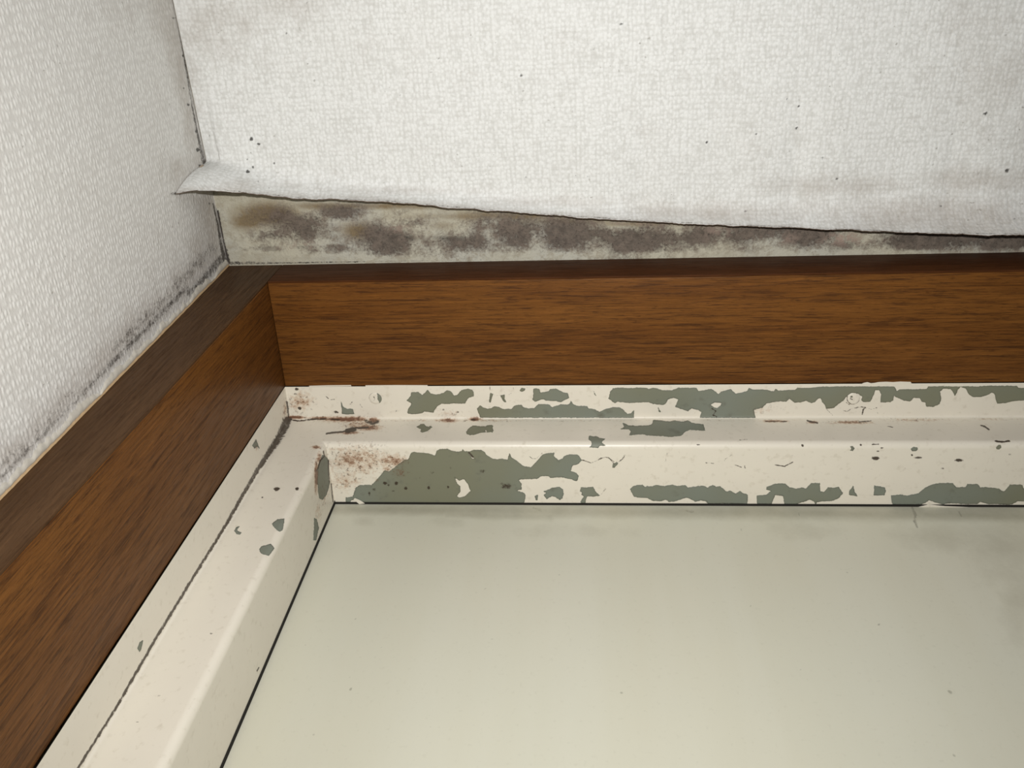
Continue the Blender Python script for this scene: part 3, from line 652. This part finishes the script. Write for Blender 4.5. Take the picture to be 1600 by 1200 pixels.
# small weld fillet
for a in np.linspace(0, 1, 5): prof.append((.0016 * a ** 2, YF - .0016 * (1 - a) ** 2))
for o_ in np.arange(.0021, STOP - r, ST): prof.append((o_, YF))
for a in np.linspace(0, math.pi / 2, 14): prof.append((STOP - r + r * math.sin(a), YF + r - r * math.cos(a)))
for y in np.arange(YF + r + ST, YD - .0014, ST): prof.append((STOP, y))
prof.append((STOP, YD - .0013)); prof += [(STOP - .0012, YD - .0012), (STOP - .0012, YD + .02), (-.03, YD + .02), (-.03, YS + .0008), (-.002, YS)]
prof = np.array(prof); npf = len(prof)

fr = empty('door_frame', (XS, YF, 0))
tag(fr, 'cream-painted steel door frame, its paint peeling off the grey-green primer', 'door frame', kind='thing')
def head():
    xa = merge_axis(np.arange(XS - .03, .46, .0005), np.arange(.46, XR + .03, .03), [XR + .03])
    t = (xa - xa[0]) / (xa[-1] - xa[0])
    rows = []
    for (o_, y) in prof:
        x0 = XS + o_; x1 = XR - o_
        # dense near the left corner: keep columns at their place, clamp to the mitre
        x = np.clip(xa, x0, x1)
        rows.append(np.stack([x, np.full(len(x), y), np.full(len(x), ZS - o_)], 1))
    return np.concatenate(rows), grid_faces(npf, len(xa))
def jamb(side):
    if side < 0: za = merge_axis(np.arange(.18 + CZ, ZS + .03, .0005), np.arange(0, .18 + CZ, .05))
    else: za = merge_axis(np.arange(0, ZS + .03, .05), [ZS - .04, ZS - .03, ZS - .02, ZS - .01, ZS, ZS + .03])
    rows = []
    for (o_, y) in prof:
        z = np.minimum(za, ZS - o_)
        x = XS + o_ + JW * .0 * (z - ZS) if side < 0 else XR - o_
        rows.append(np.stack([np.full(len(z), x), np.full(len(z), y), z], 1))
    return np.concatenate(rows), grid_faces(npf, len(za), side > 0)

def clean(V, F):
    # drop collapsed faces at the mitres
    a, b, c, d = (V[F[:, i]] for i in range(4))
    ar = np.linalg.norm(np.cross(c - a, d - b), axis=1)
    return F[ar > 1e-12]
for nm, (V, F), mk in (('head', head(), True), ('jamb', jamb(-1), True), ('jamb', jamb(1), False)):
    F = clean(V, F)
    if mk: at = paint_attrs(V)
    else: at = {'peel': np.full(len(V), SDM), 'rust': np.zeros(len(V)), 'dirt': np.zeros(len(V)), 'wear': np.zeros(len(V))}
    p = mesh_obj(nm, V, F, M_paint, fr, attrs=at, sharp=28)
    if nm == 'head': hd = p; p['label'] = 'head rail with large grey-green bare patches'
    elif mk: jl = p; p['label'] = 'left jamb with a black dirt seam and a few chips'

M_gap_shade = M_dark  # black strips added to paint the shade in the gap around the door
XT = XS + STOP; ZT = ZS - STOP
sl_ = box('gap_shade_strip', XT - .006, XR - STOP, YD - .0016, YD + .004, ZT - .0003, ZT + .006, M_gap_shade, fr); sl_['label'] = 'thin black strip for the shade in the gap under the head'
sl_ = box('gap_shade_strip', XT - .006, XT + .0003, YD - .0026, YD + .004, .0, ZT, M_gap_shade, fr); sl_['label'] = 'thin black strip for the shade in the gap beside the left jamb'

# ragged paint smears running onto the wood edge
def lowdome(name, c, R, h, mat, parent, attrs_fn):
    nr_, na = 14, 48
    V = [(c[0], c[1], c[2] - h)]
    for i in range(1, nr_ + 1):
        rr = R * i / nr_
        hh = h * (1 - (i / nr_) ** 6)
        for k in range(na):
            a = 2 * math.pi * k / na
            V.append((c[0] + rr * math.cos(a), c[1] + rr * math.sin(a), c[2] - hh))
    F = [(0, 1 + (k + 1) % na, 1 + k) for k in range(na)]
    for i in range(nr_ - 1):
        for k in range(na):
            a0 = 1 + i * na + k; a1 = 1 + i * na + (k + 1) % na
            F.append((a0, a1, a1 + na, a0 + na))
    V = np.array(V)
    return mesh_obj(name, V, F, mat, parent, attrs=attrs_fn(V), sharp=60)

def screw_attrs(k):
    def f(V):
        P = toimg(V); z = np.zeros(len(V))
        if k == 0:
            pl = [TR(440, 590, 10, '1495,240 1550,285 1582,350 1555,435 1520,422 1530,390 1505,345')]
            dl = [(TR(440, 590, 10, '1440,300 1455,335 1440,360'), .8, .55)]
            c = np.array([586.8, 622.8]); rad = 11
        else:
            pl = [TR(1160, 590, 6.957, '1172,205 1192,202 1198,214 1180,218')]
            dl = [(TR(1160, 590, 6.957, '1175,230 1195,238'), 1, .7)]
            c = np.array([1333.5, 622.5]); rad = 10
        ang = np.linspace(.4, 5.4, 24)
        ring = np.stack([c[0] + rad * np.cos(ang), c[1] + rad * .93 * np.sin(ang)], 1)
        return {'peel': peel_field(P, pl, []), 'rust': z, 'dirt': np.maximum(line_field(P, dl), line_field(P, [(ring, .9, .62)])), 'wear': z}
    return f
for k, (u, v) in enumerate(((586.5, 622.5), (1333, 623))):
    c = fromimg(u, v, 2, ZS)
    s_ = lowdome('screw', c, .0042, .0005, M_paint, hd, screw_attrs(k))
    s_['label'] = ('painted-over screw head with a grey bare crescent', 'painted-over screw head under a torn paint flap')[k]

# a few lifted paint flakes and paint smears on the wood edge, pieces of the head's paint film
def flake(px, z, th, name='paint_flake'):
    q = [fromimg(u, v, 2, z) for u, v in px]
    V = np.array(q + [p + np.array([0, 0, th]) for p in q]); m = len(q)
    F = [tuple(range(m)), tuple(range(2 * m - 1, m - 1, -1))] + [(i, i + m, (i + 1) % m + m, (i + 1) % m) for i in range(m)]
    z_ = np.zeros(len(V))
    return mesh_obj(name, V, F, M_paint, hd, attrs={'peel': z_ + SDM, 'rust': z_, 'dirt': z_, 'wear': z_}, smooth=False)
for px in (TR(1160, 590, 6.957, '1290,72 1320,58 1360,50 1400,62 1440,58 1480,50 1560,46 1640,50 1720,44 1830,48 1840,62 1700,68 1500,74 1380,78'),
           TR(440, 590, 10, '430,130 700,122 1080,118 1090,134 430,140'), TR(440, 590, 10, '1310,122 1800,118 2280,120 2280,134 1310,138')):
    flake(px, ZS - .0003, .0003, 'paint_smear')['label'] = 'cream paint smear on the wood edge'
flake(TR(520, 690, 8, '258,722 275,708 345,738 398,775 330,782'), ZS - STOP - .0008, .0003)
flake(TR(1380, 740, 7.273, '385,385 520,352 700,372 860,378 1000,385 1005,400 880,402 700,392 520,395 440,405'), ZS - STOP - .0006, .0003)

# ------------------------------------------------------------------ the door
dr = empty('door_1', (XS + STOP, YD, 0.0))
tag(dr, 'closed pale cream-green steel door panel inside the peeling frame', 'door', kind='structure')
xs = merge_axis(np.arange(XT + .0001, .285, .0013), np.arange(.285, XR - .012, .04), [XR - .012])
zs = merge_axis(np.arange(.02, .25 + CZ, .06), np.arange(.25 + CZ, ZT - .0001, .0013), [ZT - .0001])
X, Z = np.meshgrid(xs, zs); V = np.stack([X.ravel(), np.full(X.size, YD), Z.ravel()], 1); P = toimg(V)
gr = soft_line(P, [(TR(0,0,1,'520,796 1000,800 1600,802'), [10, 13, 18], .55), (TR(0,0,1,'700,803 860,806'), 9, .5), (TR(0,0,1,'1150,800 1600,806'), 13, .6), (TR(0, 0, 1, '520,797 340,1205'), 5, .30)])
gr = np.maximum(gr, blob_field(P, [(570,815,26,14,.36),(700,815,50,14,.34),(1560,860,90,80,.36),(1480,840,140,34,.38),(1590,950,50,120,.34),(1250,830,110,26,.3),(900,830,260,22,.26)]))  # blobs at the far right paint the flash falloff; the rest is dirt
sk = np.maximum(line_field(P, [(TR(1100, 780, 2.858, '930,40 945,70 940,95 952,125'), 2.6, .6), (TR(1100, 780, 2.858, '1140,55 1148,78'), 1.8, .6), (TR(1100, 780, 2.858, '425,55 425,80'), 1.4, .5), (TR(760, 560, 3.81, '280,890 330,905'), 3, .4), (TR(760, 560, 3.81, '1190,905 1230,915'), 2.6, .45)]),
                dot_field(P, [(1374,975,2.4,1.8,.8),(1158,827,2,2,.6),(1173,946,1.6,1.4,.6),(1198,1151,1.8,1.6,.6),(756,923,1.6,1.4,.6),(758,919,1,1,.6),(556,967,1.6,1.6,.7),(597,1012,1.4,1.4,.6),(547,1058,1.8,1.2,.5),(1322,842,2,1.5,.5),(1250,1046,1.6,1.4,.5),(1500,968,1.2,1.2,.5),(720,1028,2,1.4,.3)]))
Vb = V.copy(); Vb[:, 1] += .035
n = len(V); nr, nc = X.shape; idx = np.arange(n).reshape(nr, nc)
F = np.vstack([grid_faces(nr, nc), grid_faces(nr, nc, True) + n, rimf(idx[0], True), rimf(idx[-1]), rimf(idx[:, 0]), rimf(idx[:, -1], True)])
dp = mesh_obj('door_panel', np.vstack([V, Vb]), F, M_door, dr, attrs={'grime_shade': np.concatenate([gr, gr * 0]), 'speck': np.concatenate([sk, sk * 0])})

# ------------------------------------------------------------------ rest of the room shell, outside the picture
fl_ = box('floor', -.30, 1.4, -1.6, YD + .05, -.06, 0, M_floor); tag(fl_, 'grey floor of the entrance below the door', 'floor', kind='structure')
wb = box('wall_back', XR + .0365, 1.4, YW + .012, YS + .1, 0, H, M_wallp); tag(wb, 'white wall to the right of the doorway', 'wall', kind='structure')
